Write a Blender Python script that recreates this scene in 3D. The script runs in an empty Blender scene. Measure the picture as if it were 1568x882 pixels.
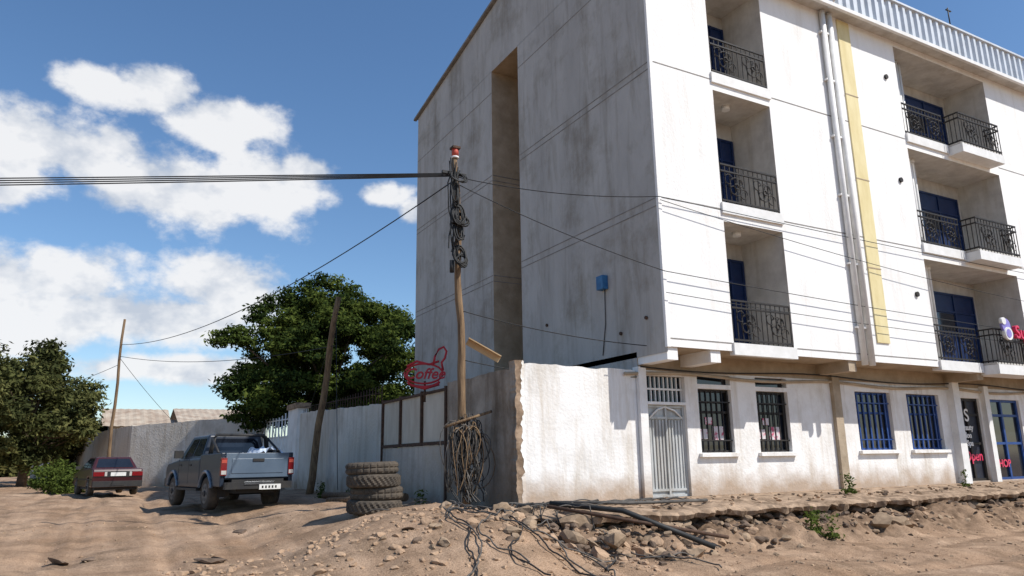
import bpy, math, random
import numpy as np
from mathutils import Vector, Matrix, noise
random.seed(7); rng=np.random.default_rng(7)
scene=bpy.context.scene
scene.view_settings.view_transform='Standard'
scene.view_settings.look='None'
scene.view_settings.exposure=0

# ---------------------------------------------------------------- materials
def mat(name,c1,c2=None,rough=.8,scale=3.0,bump=0.0,bscale=40.0,metal=0.0,stretch=(1,1,1),detail=5,contrast=(.35,.65),dirt=None,spec=.3,coat=0.0,streak=None,blotch=None):
    m=bpy.data.materials.new(name); m.use_nodes=True
    nt=m.node_tree; N=nt.nodes; L=nt.links
    b=N['Principled BSDF']; b.inputs['Roughness'].default_value=rough; b.inputs['Metallic'].default_value=metal
    b.inputs['Specular IOR Level'].default_value=spec
    b.inputs['Coat Weight'].default_value=coat
    tc=N.new('ShaderNodeTexCoord'); mp=N.new('ShaderNodeMapping'); mp.inputs['Scale'].default_value=stretch
    L.new(tc.outputs['Object'],mp.inputs['Vector'])
    if c2 is None: c2=tuple(c*.8 for c in c1)
    n=N.new('ShaderNodeTexNoise'); n.inputs['Scale'].default_value=scale; n.inputs['Detail'].default_value=detail; n.inputs['Roughness'].default_value=.65
    L.new(mp.outputs[0],n.inputs['Vector'])
    r=N.new('ShaderNodeValToRGB'); r.color_ramp.elements[0].position=contrast[0]; r.color_ramp.elements[1].position=contrast[1]
    r.color_ramp.elements[0].color=(*c2,1); r.color_ramp.elements[1].color=(*c1,1)
    L.new(n.outputs['Fac'],r.inputs['Fac']); col=r.outputs['Color']
    def mixin(fac,col,colb,mode='MIX'):
        mx=N.new('ShaderNodeMix'); mx.data_type='RGBA'; mx.blend_type=mode; L.new(fac,mx.inputs['Factor']); L.new(col,mx.inputs['A']); mx.inputs['B'].default_value=(*colb,1); return mx.outputs['Result']
    if streak:
        mp2=N.new('ShaderNodeMapping'); mp2.inputs['Scale'].default_value=(2.6,2.6,.3); L.new(tc.outputs['Object'],mp2.inputs['Vector'])
        n4=N.new('ShaderNodeTexNoise'); n4.inputs['Scale'].default_value=1.0; n4.inputs['Detail'].default_value=6; n4.inputs['Roughness'].default_value=.7; n4.inputs['Distortion'].default_value=.4; L.new(mp2.outputs[0],n4.inputs['Vector'])
        r4=N.new('ShaderNodeMapRange'); r4.inputs[1].default_value=streak[2]; r4.inputs[2].default_value=streak[3]; r4.inputs[4].default_value=streak[1]; L.new(n4.outputs['Fac'],r4.inputs[0])
        col=mixin(r4.outputs[0],col,streak[0],'MULTIPLY')
    if blotch:
        n5=N.new('ShaderNodeTexNoise'); n5.inputs['Scale'].default_value=.55; n5.inputs['Detail'].default_value=7; n5.inputs['Roughness'].default_value=.72; L.new(tc.outputs['Object'],n5.inputs['Vector'])
        r5=N.new('ShaderNodeMapRange'); r5.inputs[1].default_value=.5; r5.inputs[2].default_value=.62; r5.inputs[4].default_value=blotch[1]; L.new(n5.outputs['Fac'],r5.inputs[0])
        col=mixin(r5.outputs[0],col,blotch[0],'MULTIPLY')
    if dirt:
        g=N.new('ShaderNodeNewGeometry'); s=N.new('ShaderNodeSeparateXYZ'); L.new(g.outputs['Position'],s.inputs[0])
        mr=N.new('ShaderNodeMapRange'); mr.inputs[1].default_value=dirt[0]; mr.inputs[2].default_value=dirt[1]; mr.inputs[3].default_value=1; mr.inputs[4].default_value=0
        L.new(s.outputs['Z'],mr.inputs[0])
        n3=N.new('ShaderNodeTexNoise'); n3.inputs['Scale'].default_value=2.3; n3.inputs['Detail'].default_value=6; L.new(tc.outputs['Object'],n3.inputs['Vector'])
        ad=N.new('ShaderNodeMath'); ad.operation='ADD'; L.new(mr.outputs[0],ad.inputs[0]); L.new(n3.outputs['Fac'],ad.inputs[1])
        rr=N.new('ShaderNodeMapRange'); rr.inputs[1].default_value=.75; rr.inputs[2].default_value=1.35; rr.inputs[4].default_value=dirt[3]
        L.new(ad.outputs[0],rr.inputs[0]); col=mixin(rr.outputs[0],col,dirt[2])
    L.new(col,b.inputs['Base Color'])
    if bump>0:
        n2=N.new('ShaderNodeTexNoise'); n2.inputs['Scale'].default_value=bscale; n2.inputs['Detail'].default_value=4; L.new(mp.outputs[0],n2.inputs['Vector'])
        bp=N.new('ShaderNodeBump'); bp.inputs['Strength'].default_value=bump; bp.inputs['Distance'].default_value=.02
        L.new(n2.outputs['Fac'],bp.inputs['Height']); L.new(bp.outputs[0],b.inputs['Normal'])
    return m
M={}
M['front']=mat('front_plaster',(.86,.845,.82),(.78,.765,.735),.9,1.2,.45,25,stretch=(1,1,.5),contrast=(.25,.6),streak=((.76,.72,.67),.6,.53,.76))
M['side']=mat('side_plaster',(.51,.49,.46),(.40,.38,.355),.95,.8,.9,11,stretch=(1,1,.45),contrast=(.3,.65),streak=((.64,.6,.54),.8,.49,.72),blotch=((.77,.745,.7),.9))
M['groundfl']=mat('ground_floor_paint',(.84,.82,.79),(.68,.65,.605),.9,1.3,.5,16,dirt=(.7,1.6,(.40,.29,.2),.9),contrast=(.28,.55),streak=((.66,.58,.48),.75,.5,.72))
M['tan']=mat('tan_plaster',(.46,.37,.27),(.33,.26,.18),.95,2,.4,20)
M['white']=mat('white_paint',(.8,.79,.77),(.7,.69,.66),.6,4)
M['yellow']=mat('faded_yellow',(.76,.66,.38),(.66,.55,.28),.7,3,stretch=(1,1,.3))
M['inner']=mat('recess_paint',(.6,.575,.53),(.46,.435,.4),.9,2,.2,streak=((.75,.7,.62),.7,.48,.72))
M['blue']=mat('blue_door_paint',(.012,.03,.1),(.008,.02,.07),.45,3)
M['bluebar']=mat('blue_grille_paint',(.025,.075,.26),(.018,.05,.17),.5,3)
M['glass']=mat('dark_glass',(.015,.02,.03),(.01,.013,.02),.08,2,spec=.6)
M['iron']=mat('black_iron',(.02,.02,.022),(.035,.028,.022),.6,8)
M['line']=mat('joint_line',(.3,.28,.26),(.18,.17,.155),.95,3)
M['metal']=mat('galvanised_sheet',(.66,.7,.74),(.55,.58,.61),.45,2,metal=.2)
M['doorm']=mat('grey_metal_door',(.55,.56,.55),(.4,.4,.38),.5,3,metal=.15,stretch=(1,1,.4),streak=((.6,.5,.4),.8,.5,.75))
M['grey']=mat('grey_wall',(.58,.54,.48),(.40,.36,.31),.95,1.1,.9,12,dirt=(.4,1.5,(.28,.21,.15),.8),streak=((.55,.49,.42),.8,.48,.72),blotch=((.75,.7,.62),.8))
M['whitewash']=mat('old_whitewash',(.72,.68,.62),(.5,.455,.395),.95,1.1,.9,12,dirt=(.4,1.7,(.32,.24,.17),.85),streak=((.6,.54,.46),.8,.5,.74),blotch=((.78,.73,.66),.8))
M['brownwall']=mat('brown_wall',(.42,.365,.305),(.25,.21,.17),.95,1.3,.9,12,dirt=(.5,1.7,(.24,.175,.12),.8),streak=((.5,.43,.35),.9,.47,.7),blotch=((.7,.64,.56),.8))
M['panel']=mat('cream_sheet_panel',(.58,.535,.45),(.46,.41,.335),.7,1.8,.1,stretch=(1,1,.4),streak=((.7,.6,.5),.8,.5,.75))
M['rust']=mat('rusty_frame',(.1,.055,.035),(.05,.03,.02),.8,10)
M['wood']=mat('weathered_wood',(.27,.18,.10),(.12,.075,.045),.9,6,.8,12,stretch=(3,3,.25))
M['ply']=mat('plywood',(.6,.42,.24),(.5,.34,.18),.8,4)
M['cable']=mat('black_cable',(.02,.02,.02),(.03,.03,.03),.6,5)
M['cableg']=mat('grey_cable',(.13,.115,.1),(.06,.055,.05),.7,5)
M['red']=mat('red_sign_paint',(.45,.03,.04),(.36,.02,.03),.5,4)
M['pink']=mat('red_pink_letters',(.7,.05,.12),(.6,.04,.1),.4,4)
M['purple']=mat('violet_disc',(.3,.25,.6),(.22,.18,.5),.4,4)
M['rubber']=mat('tyre_rubber',(.035,.031,.027),(.1,.08,.06),.9,5,.3,30,contrast=(.4,.75))
M['rock']=mat('stone',(.37,.265,.175),(.2,.14,.09),.95,3,.9,9)
M['rockd']=mat('dark_stone',(.20,.14,.10),(.08,.057,.04),.95,4,.9,10)
M['clod']=mat('earth_clod',(.44,.30,.195),(.31,.205,.13),1,4,.9,14)
M['ledge']=mat('packed_earth',(.42,.30,.205),(.19,.13,.085),1,3.5,1,8,contrast=(.38,.62))
M['bark']=mat('bark',(.14,.1,.07),(.07,.05,.035),.95,6,.8,10)
M['orange']=mat('orange_paint',(.5,.08,.05),(.35,.06,.04),.6,5)
M['bluebox']=mat('light_blue_box',(.05,.2,.4),(.03,.12,.28),.5,5)
M['poster']=mat('dark_poster',(.03,.035,.05),(.02,.02,.03),.5,5)
M['posterw']=mat('poster_paper',(.75,.68,.68),(.6,.12,.2),.7,7,contrast=(.42,.5))
M['roofm']=mat('tin_roof',(.52,.44,.34),(.34,.25,.18),.6,1.5,metal=.1)
M['housew']=mat('house_wall',(.45,.38,.3),(.34,.28,.22),.9,2)
def leafmat(name,c,t=.35):
    m=bpy.data.materials.new(name); m.use_nodes=True; nt=m.node_tree; N=nt.nodes; L=nt.links
    N.remove(N['Principled BSDF'])
    d=N.new('ShaderNodeBsdfDiffuse'); tr=N.new('ShaderNodeBsdfTranslucent'); mx=N.new('ShaderNodeMixShader')
    g=N.new('ShaderNodeTexCoord'); n=N.new('ShaderNodeTexNoise'); n.inputs['Scale'].default_value=1.1; n.inputs['Detail'].default_value=2
    L.new(g.outputs['Object'],n.inputs['Vector'])
    r=N.new('ShaderNodeValToRGB'); r.color_ramp.elements[0].position=.3; r.color_ramp.elements[1].position=.7
    r.color_ramp.elements[0].color=(c[0]*.55,c[1]*.6,c[2]*.6,1); r.color_ramp.elements[1].color=(c[0]*1.25,c[1]*1.2,c[2]*1.1,1)
    L.new(n.outputs['Fac'],r.inputs['Fac'])
    L.new(r.outputs[0],d.inputs[0]); L.new(r.outputs[0],tr.inputs[0]); mx.inputs[0].default_value=t
    L.new(d.outputs[0],mx.inputs[1]); L.new(tr.outputs[0],mx.inputs[2]); L.new(mx.outputs[0],N['Material Output'].inputs[0])
    return m
LM=[leafmat('leaf_mid',(.075,.108,.028)),leafmat('leaf_light',(.115,.15,.036)),leafmat('leaf_dark',(.035,.056,.019),.25)]
LM2=[leafmat('dry_leaf_mid',(.11,.12,.045)),leafmat('dry_leaf_light',(.18,.18,.07)),leafmat('dry_leaf_dark',(.06,.068,.028),.25)]

# ---------------------------------------------------------------- mesh builder
class MB:
    def __init__(s,name): s.name=name; s.v=[]; s.f=[]; s.mi=[]; s.sm=[]; s.mats=[]
    def m(s,k):
        k=M[k] if isinstance(k,str) else k
        if k not in s.mats: s.mats.append(k)
        return s.mats.index(k)
    def face(s,pts,mk,sm=False):
        i=len(s.v); s.v+= [tuple(p) for p in pts]; s.f.append(tuple(range(i,i+len(pts)))); s.mi.append(s.m(mk)); s.sm.append(sm)
    def box(s,x0,x1,y0,y1,z0,z1,mk):
        i=len(s.v); s.v+=[(x0,y0,z0),(x1,y0,z0),(x1,y1,z0),(x0,y1,z0),(x0,y0,z1),(x1,y0,z1),(x1,y1,z1),(x0,y1,z1)]
        for f in ((0,3,2,1),(4,5,6,7),(0,1,5,4),(1,2,6,5),(2,3,7,6),(3,0,4,7)):
            s.f.append(tuple(i+k for k in f)); s.mi.append(s.m(mk)); s.sm.append(False)
    def tube(s,pts,r,mk,n=8,caps=True,sm=True):
        pts=[Vector(p) for p in pts]; k=len(pts); rs=r if isinstance(r,(list,tuple)) else [r]*k
        i0=len(s.v)
        for j,p in enumerate(pts):
            t=(pts[min(j+1,k-1)]-pts[max(j-1,0)]).normalized()
            a=Vector((0,0,1)) if abs(t.z)<.9 else Vector((1,0,0))
            u=t.cross(a).normalized(); w=t.cross(u)
            for q in range(n):
                an=2*math.pi*q/n; s.v.append(tuple(p+(u*math.cos(an)+w*math.sin(an))*rs[j]))
        mi=s.m(mk)
        for j in range(k-1):
            for q in range(n):
                a=i0+j*n+q; b=i0+j*n+(q+1)%n
                s.f.append((a,a+n,b+n,b)); s.mi.append(mi); s.sm.append(sm)
        if caps:
            s.f.append(tuple(i0+q for q in range(n))); s.mi.append(mi); s.sm.append(False)
            s.f.append(tuple(i0+(k-1)*n+q for q in reversed(range(n)))); s.mi.append(mi); s.sm.append(False)
    def prism(s,prof,x0,x1,mk,axis='x'):
        n=len(prof); i=len(s.v)
        s.v+=[(x0,a,b) for a,b in prof]+[(x1,a,b) for a,b in prof]; mi=s.m(mk)
        s.f.append(tuple(i+k for k in range(n))); s.f.append(tuple(i+n+k for k in reversed(range(n))))
        s.mi+=[mi,mi]; s.sm+=[False,False]
        for k in range(n):
            l=(k+1)%n; s.f.append((i+k,i+n+k,i+n+l,i+l)); s.mi.append(mi); s.sm.append(False)
    def build(s,parent=None,bevel=0,loc=None,seg=2,fixn=True):
        me=bpy.data.meshes.new(s.name); me.from_pydata(s.v,[],s.f)
        for k in s.mats: me.materials.append(k)
        me.polygons.foreach_set('material_index',s.mi); me.polygons.foreach_set('use_smooth',s.sm); me.update()
        if fixn:
            import bmesh
            bm=bmesh.new(); bm.from_mesh(me); bmesh.ops.recalc_face_normals(bm,faces=bm.faces[:]); bm.to_mesh(me); bm.free()
        o=bpy.data.objects.new(s.name,me); scene.collection.objects.link(o)
        if parent: o.parent=parent
        if loc: o.location=loc
        if bevel:
            b=o.modifiers.new('bevel','BEVEL'); b.width=bevel; b.segments=seg; b.limit_method='ANGLE'; b.angle_limit=math.radians(30)
        return o
def empty(name,loc=(0,0,0),rz=0):
    e=bpy.data.objects.new(name,None); scene.collection.objects.link(e); e.location=loc; e.rotation_euler=(0,0,rz); e.empty_display_size=.3
    return e
def ss(a,b,x):
    t=max(0,min(1,(x-a)/(b-a))); return t*t*(3-2*t)

# ---------------------------------------------------------------- ground
LEDGE=-1.02
def lip(x): return LEDGE+.24*noise.noise(Vector((x*.9,5,0)))+.14*noise.noise(Vector((x*3.5,5,0)))+.06*noise.noise(Vector((x*11,5,0)))+.85*(1-ss(-3.6,-1.6,x))
def H(x,y):
    base=.03+.5*ss(-5,15,y)*(1-ss(-3,4,x))+.25*ss(16,60,y)
    ws=.80-.28*max(0,min(1,(y-1)/19)) 
    w=ss(-8.0,-4.6,x+.5*noise.noise(Vector((y*.4,3,0))))*ss(-3.8,-.2,y+.6*noise.noise(Vector((x*.5,0,7))))
    e=ss(-4.3,-3.0,x)
    w=w*(1-e)
    z=base*(1-w)+ws*w
    p=ss(-.05,.25,y)*e
    z=z*(1-p)+.66*p
    if -3.2<y<.2 and x>-4.5:
        l=lip(x); z+=e*ss(l-1.0,l-.05,y+.35*noise.noise(Vector((x*1.1,2,0))))*(1-p)*(.36+.22*noise.noise(Vector((x*.8,9,0))))
        z+=e*ss(l-1.3,l-.5,y)*(1-p)*.13*noise.fractal(Vector((x,y,0))*3.0,1,2,4)
    z+=.2*math.exp(-((x+6.9)/2.2)**2-((y+.8)/1.5)**2)
    d=math.hypot(x+6,y-2)
    if d<60:
        v=Vector((x,y,0))
        z+=.10*noise.fractal(v*.55,1,2,3)+.022*noise.fractal(v*2.6,1,2,4)
        wob=.35*noise.noise(Vector((y*.15,4,0)))
        for c0 in (-9.5,-11.4,-8.2):
            xc=c0+.03*y+wob
            for o in (-.72,.72): z-=.045*math.exp(-((x-xc-o)/.15)**2)*ss(-6,-2,y) if x<-5 else 0
        if y<-1.5 and x>-5:
            wo2=.3*noise.noise(Vector((x*.15,0,4)))
            for c0 in (-3.7,-5.3):
                yc=c0+.07*x+wo2
                for o in (-.72,.72): z-=.05*math.exp(-((y-yc-o)/.15)**2)*ss(-5,-2,x)
                z+=.02*math.exp(-((y-yc)/.3)**2)
    return z
def axis(lo,hi,step,far):
    a=list(np.arange(lo,hi,step)); s=step; x=lo
    pre=[]
    while x>-far: s*=1.25; x-=s; pre.append(x)
    s=step; x=a[-1]; post=[]
    while x<far: s*=1.25; x+=s; post.append(x)
    return np.array(pre[::-1]+a+post)
xs=axis(-16,17,.085,700); ys=axis(-7,17,.085,700)
nx,ny=len(xs),len(ys)
V=[(x,y,H(x,y)) for y in ys for x in xs]
F=[(j*nx+i,j*nx+i+1,(j+1)*nx+i+1,(j+1)*nx+i) for j in range(ny-1) for i in range(nx-1)]
me=bpy.data.meshes.new('ground'); me.from_pydata(V,[],F); me.polygons.foreach_set('use_smooth',[True]*len(F))
at=me.attributes.new('dug','FLOAT','POINT'); dv=[]
for (x,y,z) in V:
    if -3.2<y<.3 and x>-5: l=lip(x); dv.append(ss(-4.6,-3.2,x)*ss(l-1.15,l-.35,y+.5*noise.noise(Vector((x*1.5,y*2,0)))))
    else: dv.append(0.0)
at.data.foreach_set('value',dv); me.update()
ground=bpy.data.objects.new('ground',me); scene.collection.objects.link(ground)
gm=bpy.data.materials.new('dirt_road'); gm.use_nodes=True; nt=gm.node_tree; N=nt.nodes; L=nt.links; b=N['Principled BSDF']; b.inputs['Roughness'].default_value=.95; b.inputs['Specular IOR Level'].default_value=.1
tc=N.new('ShaderNodeTexCoord')
def nz(scale,det=8,stretch=None,r=.6,rot=0):
    n=N.new('ShaderNodeTexNoise'); n.inputs['Scale'].default_value=scale; n.inputs['Detail'].default_value=det; n.inputs['Roughness'].default_value=r
    if stretch:
        mp=N.new('ShaderNodeMapping'); mp.inputs['Scale'].default_value=stretch; mp.inputs['Rotation'].default_value=(0,0,rot); L.new(tc.outputs['Object'],mp.inputs[0]); L.new(mp.outputs[0],n.inputs['Vector'])
    else: L.new(tc.outputs['Object'],n.inputs['Vector'])
    return n.outputs['Fac']
def ramp(f,p0,c0,p1,c1):
    r=N.new('ShaderNodeValToRGB'); r.color_ramp.elements[0].position=p0; r.color_ramp.elements[1].position=p1
    r.color_ramp.elements[0].color=(*c0,1); r.color_ramp.elements[1].color=(*c1,1); L.new(f,r.inputs[0]); return r.outputs[0]
def mixc(f,a,bb,mode='MIX'):
    m=N.new('ShaderNodeMix'); m.data_type='RGBA'; m.blend_type=mode
    if isinstance(f,float): m.inputs['Factor'].default_value=f
    else: L.new(f,m.inputs['Factor'])
    L.new(a,m.inputs['A']); L.new(bb,m.inputs['B']); return m.outputs['Result']
c=ramp(nz(.35,5),.35,(.38,.25,.16),.65,(.50,.35,.24))
c=mixc(ramp(nz(1.3,8),.48,(0,0,0),.64,(.9,.9,.9)),c,ramp(nz(22,3),.3,(.22,.148,.098),.7,(.41,.29,.195)))
c=mixc(.7,c,ramp(nz(1.4,6,(1.8,.14,1)),.38,(.62,.6,.58),.6,(1.05,1.05,1.05)),'MULTIPLY')
c=mixc(.55,c,ramp(nz(1.2,6,(.14,1.8,1)),.38,(.64,.62,.6),.6,(1.05,1.05,1.05)),'MULTIPLY')
c=mixc(.8,c,ramp(nz(50,2),.38,(.62,.6,.58),.55,(1.06,1.06,1.06)),'MULTIPLY')
ga=N.new('ShaderNodeAttribute'); ga.attribute_name='dug'
c=mixc(ga.outputs['Fac'],c,ramp(nz(5,6),.35,(.12,.078,.05),.65,(.32,.215,.14)))
L.new(c,b.inputs['Base Color'])
bp=N.new('ShaderNodeBump'); bp.inputs['Strength'].default_value=.9; bp.inputs['Distance'].default_value=.045; L.new(nz(8,9,None,.72),bp.inputs['Height'])
L.new(bp.outputs[0],b.inputs['Normal'])
me.materials.append(gm)

# ---------------------------------------------------------------- rubble and stones
def rocks(name,specs,mk):
    import bmesh
    bm=bmesh.new(); bmesh.ops.create_icosphere(bm,subdivisions=2,radius=1); bv=[v.co.copy() for v in bm.verts]; bf=[tuple(v.index for v in f.verts) for f in bm.faces]; bm.free()
    VV=[];FF=[];mi=[]; rd=random.Random(3)
    shapes=[]
    for k in range(40):
        pl=[]
        for q in range(9):
            n=Vector((rd.gauss(0,1),rd.gauss(0,1),rd.gauss(0,1))).normalized(); pl.append((n,rd.uniform(.4,.8)))
        sh=[]
        for v in bv:
            u=v.copy()
            for n,d in pl:
                t=u.dot(n)-d
                if t>0: u-=n*t
            sh.append(u*1.25*(1+.14*noise.noise(v*2+Vector((k,0,0)))))
        shapes.append(sh)
    for k,(x,y,z,sx,sy,sz,mm) in enumerate(specs):
        i=len(VV); rot=Matrix.Rotation(rd.random()*6.28,3,'Z')@Matrix.Rotation(rd.uniform(-.6,.6),3,'X')
        for v in shapes[rd.randrange(40)]:
            q=rot@Vector((v.x*sx,v.y*sy,v.z*sz)); VV.append((x+q.x,y+q.y,z+q.z))
        FF+=[tuple(i+a for a in f) for f in bf]; mi+=[mm]*len(bf)
    me=bpy.data.meshes.new(name); me.from_pydata(VV,[],FF)
    for k in mk: me.materials.append(M[k])
    me.polygons.foreach_set('material_index',mi); me.update()
    o=bpy.data.objects.new(name,me); scene.collection.objects.link(o); return o
sp=[]
for row,zz in enumerate((.16,.28,.39,.49)):
    x=-3.5
    while x<19:
        s=random.uniform(.05,.13)
        if random.random()<.7: sp.append((x,lip(x)+.22-.05*(3-row)+random.uniform(-.1,.06),zz+random.uniform(-.04,.03),s*1.3,s,s*.62,random.choice([0,1,1,1])))
        x+=s*2.1
for k in range(520):
    x=random.uniform(-3.9,18); y=lip(x)-.05-abs(random.gauss(0,.38)); s=random.uniform(.012,.07)*(1.2 if x<2 else 1)
    sp.append((x,y,H(x,y)+s*.05,s*1.3,s,s*.7,random.choice([0,1,1,2])))
for k in range(420):
    x=random.gauss(-2.6,1.3); y=random.gauss(-1.3,.5); s=abs(random.gauss(.03,.032))+.012
    sp.append((x,y,H(x,y)+s*.15,s*1.3,s,s*.7,random.choice([0,0,1,2,2])))
for k in range(900):
    x=random.uniform(-9,-2.5); y=random.uniform(-3.8,1.2); s=abs(random.gauss(.018,.016))+.008
    sp.append((x,y,H(x,y)+s*.1,s*1.3,s,s*.7,2))
for k in range(1100):
    x=random.uniform(-14,16); y=random.uniform(-4,8) if x<-4 else random.uniform(-5,-1.6); s=random.uniform(.006,.03)
    sp.append((x,y,H(x,y)+s*.15,s*1.3,s,s*.7,random.choice([0,2,2])))
for k in range(260):
    x=random.uniform(-3.2,16); y=random.uniform(lip(x)+.1,.8); s=random.uniform(.01,.045)
    sp.append((x,y,.76+.03*(y+.5),s*1.4,s,s*.6,random.choice([0,1,2])))
for (x,y,s) in [(-3.9,.0,.17),(-3.1,-.95,.19),(-2.5,-1.3,.2),(-3.9,-1.0,.12),(-4.6,.7,.12),(-1.9,-1.7,.13),(-1.4,-1.9,.17),(-3.6,.55,.17),(-3.3,.1,.2),(-2.8,-.6,.2),(3.8,-1.6,.2),(4.3,-1.6,.17),(4.7,-1.5,.14)]:
    sp.append((x,y,H(x,y)+s*.2,s*1.3,s,s*.7,0))
for (x,y,s) in [(-8.3,1.2,.15),(-8.1,1.35,.1),(-10.3,2.6,.15),(-9.9,2.4,.1),(-7.3,4.6,.1),(-5.9,-1.0,.07)]:
    sp.append((x,y,H(x,y)+.02,s*1.5,s,s*.3,1))
rocks('rubble',sp,['rock','rockd','clod'])
lb=MB('stone_foundation'); X=np.arange(-3.45,22,.07)
pts=[]
for x in X:
    yo=lip(x)
    zt=.68+.05*noise.noise(Vector((x*1.6,1,0)))+.04*noise.noise(Vector((x*6,1,0))); zb=zt-.13-.09*noise.noise(Vector((x*3,9,0)))
    nf=lambda k: .06*noise.fractal(Vector((x*2.2,k*1.7,4)),1,2,4)
    row=[(x,1.02,.80),(x,.7,.80+nf(0)*.4)]
    for q in range(1,6):
        u=q/6; row.append((x,.7*(1-u)+(yo+.1)*u,.79*(1-u)+(zt+.02)*u+nf(q)*min(1,q*.35)))
    row+=[(x,yo+.06,zt),(x,yo,zt-.05),(x,yo+.05+.06*noise.noise(Vector((x*9,2,0))),zb),(x,yo+.28,zb-.03),(x,yo+.36,zb-.12),(x,yo+.25,-.3)]
    pts.append(row)
n_=len(pts[0])
for a,b2 in zip(pts[:-1],pts[1:]):
    for k in range(n_-1): lb.face([a[k],a[k+1],b2[k+1],b2[k]],'ledge' if k<n_-4 else 'rockd')
lb.face(pts[0],'ledge')
lb.build()

# ---------------------------------------------------------------- apartment building
bld=empty('apartment_building')
ZF=[3.81,7.0,10.22]; ZT=13.3
def facade(mb,cfun,us,zs,holes,mk):
    us=sorted(set(us)|{h[0] for h in holes}|{h[1] for h in holes}); zs=sorted(set(zs)|{h[2] for h in holes}|{h[3] for h in holes})
    for a,b2 in zip(us[:-1],us[1:]):
        for c,d in zip(zs[:-1],zs[1:]):
            um,zm=(a+b2)/2,(c+d)/2
            if any(h[0]<um<h[1] and h[2]<zm<h[3] for h in holes): continue
            mb.face([cfun(a,c),cfun(b2,c),cfun(b2,d),cfun(a,d)],mk)
w=MB('walls')
XE=24.0
bal=[(1.85,3.72),(9.15,13.7),(19.1,21.0)]
holes=[]
for k,zf in enumerate(ZF):
    top=(ZF[k+1]-.26) if k<2 else 13.12
    for (a,b2) in bal: holes.append((a,b2,zf+.16,top))
facade(w,lambda u,z:(u,0,z),[0,XE],[3.81,ZT+.3],holes,'front')
D=1.3
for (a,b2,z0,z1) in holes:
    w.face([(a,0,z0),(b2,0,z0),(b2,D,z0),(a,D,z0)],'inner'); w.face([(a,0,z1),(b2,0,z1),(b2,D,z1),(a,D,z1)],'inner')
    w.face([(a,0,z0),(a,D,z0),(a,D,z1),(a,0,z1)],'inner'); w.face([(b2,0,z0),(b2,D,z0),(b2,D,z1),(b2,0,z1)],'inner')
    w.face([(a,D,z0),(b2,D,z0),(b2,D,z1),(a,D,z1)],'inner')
slot=(5.9,7.6,.7,13.75)
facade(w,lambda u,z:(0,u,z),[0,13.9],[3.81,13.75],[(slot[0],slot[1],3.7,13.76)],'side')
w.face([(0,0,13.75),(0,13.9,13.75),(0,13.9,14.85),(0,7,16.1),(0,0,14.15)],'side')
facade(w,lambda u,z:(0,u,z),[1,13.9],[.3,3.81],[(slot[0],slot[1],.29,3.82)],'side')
y0,y1,z0,z1=slot; d=1.5
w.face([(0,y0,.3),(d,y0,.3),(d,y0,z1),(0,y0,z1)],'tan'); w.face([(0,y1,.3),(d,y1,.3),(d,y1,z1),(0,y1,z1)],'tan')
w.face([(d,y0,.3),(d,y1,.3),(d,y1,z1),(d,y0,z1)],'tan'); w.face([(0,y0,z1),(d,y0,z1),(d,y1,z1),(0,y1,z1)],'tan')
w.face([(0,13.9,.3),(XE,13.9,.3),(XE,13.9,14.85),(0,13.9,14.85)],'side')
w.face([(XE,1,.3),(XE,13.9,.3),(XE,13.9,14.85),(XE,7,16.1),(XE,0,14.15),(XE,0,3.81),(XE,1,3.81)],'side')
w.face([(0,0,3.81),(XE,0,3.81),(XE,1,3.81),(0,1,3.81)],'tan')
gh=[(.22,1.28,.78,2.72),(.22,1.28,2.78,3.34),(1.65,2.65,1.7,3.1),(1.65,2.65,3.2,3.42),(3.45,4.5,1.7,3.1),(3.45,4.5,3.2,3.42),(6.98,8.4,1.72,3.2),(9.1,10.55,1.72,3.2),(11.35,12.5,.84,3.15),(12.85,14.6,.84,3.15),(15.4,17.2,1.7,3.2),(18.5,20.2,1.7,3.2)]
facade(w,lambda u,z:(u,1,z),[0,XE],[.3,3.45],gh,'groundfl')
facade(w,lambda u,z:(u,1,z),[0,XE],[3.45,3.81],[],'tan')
for (a,b2,z0,z1) in gh:
    e=1.2
    for q in ([(a,1,z0),(b2,1,z0),(b2,e,z0),(a,e,z0)],[(a,1,z1),(b2,1,z1),(b2,e,z1),(a,e,z1)],[(a,1,z0),(a,e,z0),(a,e,z1),(a,1,z1)],[(b2,1,z0),(b2,e,z0),(b2,e,z1),(b2,1,z1)]): w.face(q,'groundfl')
w.build(bld,fixn=False)
BY=-.42; BX0,BX1=11.1,13.25
t=MB('trim')
for (a,b2,z0,z1) in holes:
    if a<3 or a>15: t.box(a-.04,b2+.04,-.05,.1,z0-.24,z0+.02,'white')
    else:
        t.box(a,BX0-.02,-.06,.2,z0-.24,z0+.02,'white')
        t.box(BX0,BX1,BY-.03,.2,z0-.3,z0-.04,'white')
for z in (7.02,10.22,3.98):
    segs=[(0.005,1.8),(3.77,9.1),(13.75,19.0),(21.1,XE)]
    for s in segs: t.box(s[0],s[1],-.006,.02,z-.012,z+.012,'line')
for z in (7.02,6.84,10.22,10.05):
    for s in ((.02,5.88),(7.62,13.88)): t.box(-.006,.02,s[0],s[1],z-.012,z+.012,'line')
    t.box(.02,1.48,7.592,7.61,z-.012,z+.012,'line')
t.box(-.006,.02,.02,5.88,13.0,13.02,'line'); t.box(-.006,.02,7.62,13.88,13.0,13.02,'line')
t.box(-.02,.07,-.02,.05,3.80,13.9,'front')
for xp in (6.02,6.3): t.tube([(xp,-.09,3.7),(xp,-.09,13.25)],.075,'white',12)
for z in (4.6,6.2,8,9.6,11.2,12.6): t.box(5.9,6.42,-.1,.0,z,z+.05,'white')
t.box(6.7,7.18,-.035,.02,4.3,13.25,'yellow')
for z in (6.2,8.6,11.0): t.box(6.68,7.2,-.042,-.03,z,z+.03,'tan')
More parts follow.
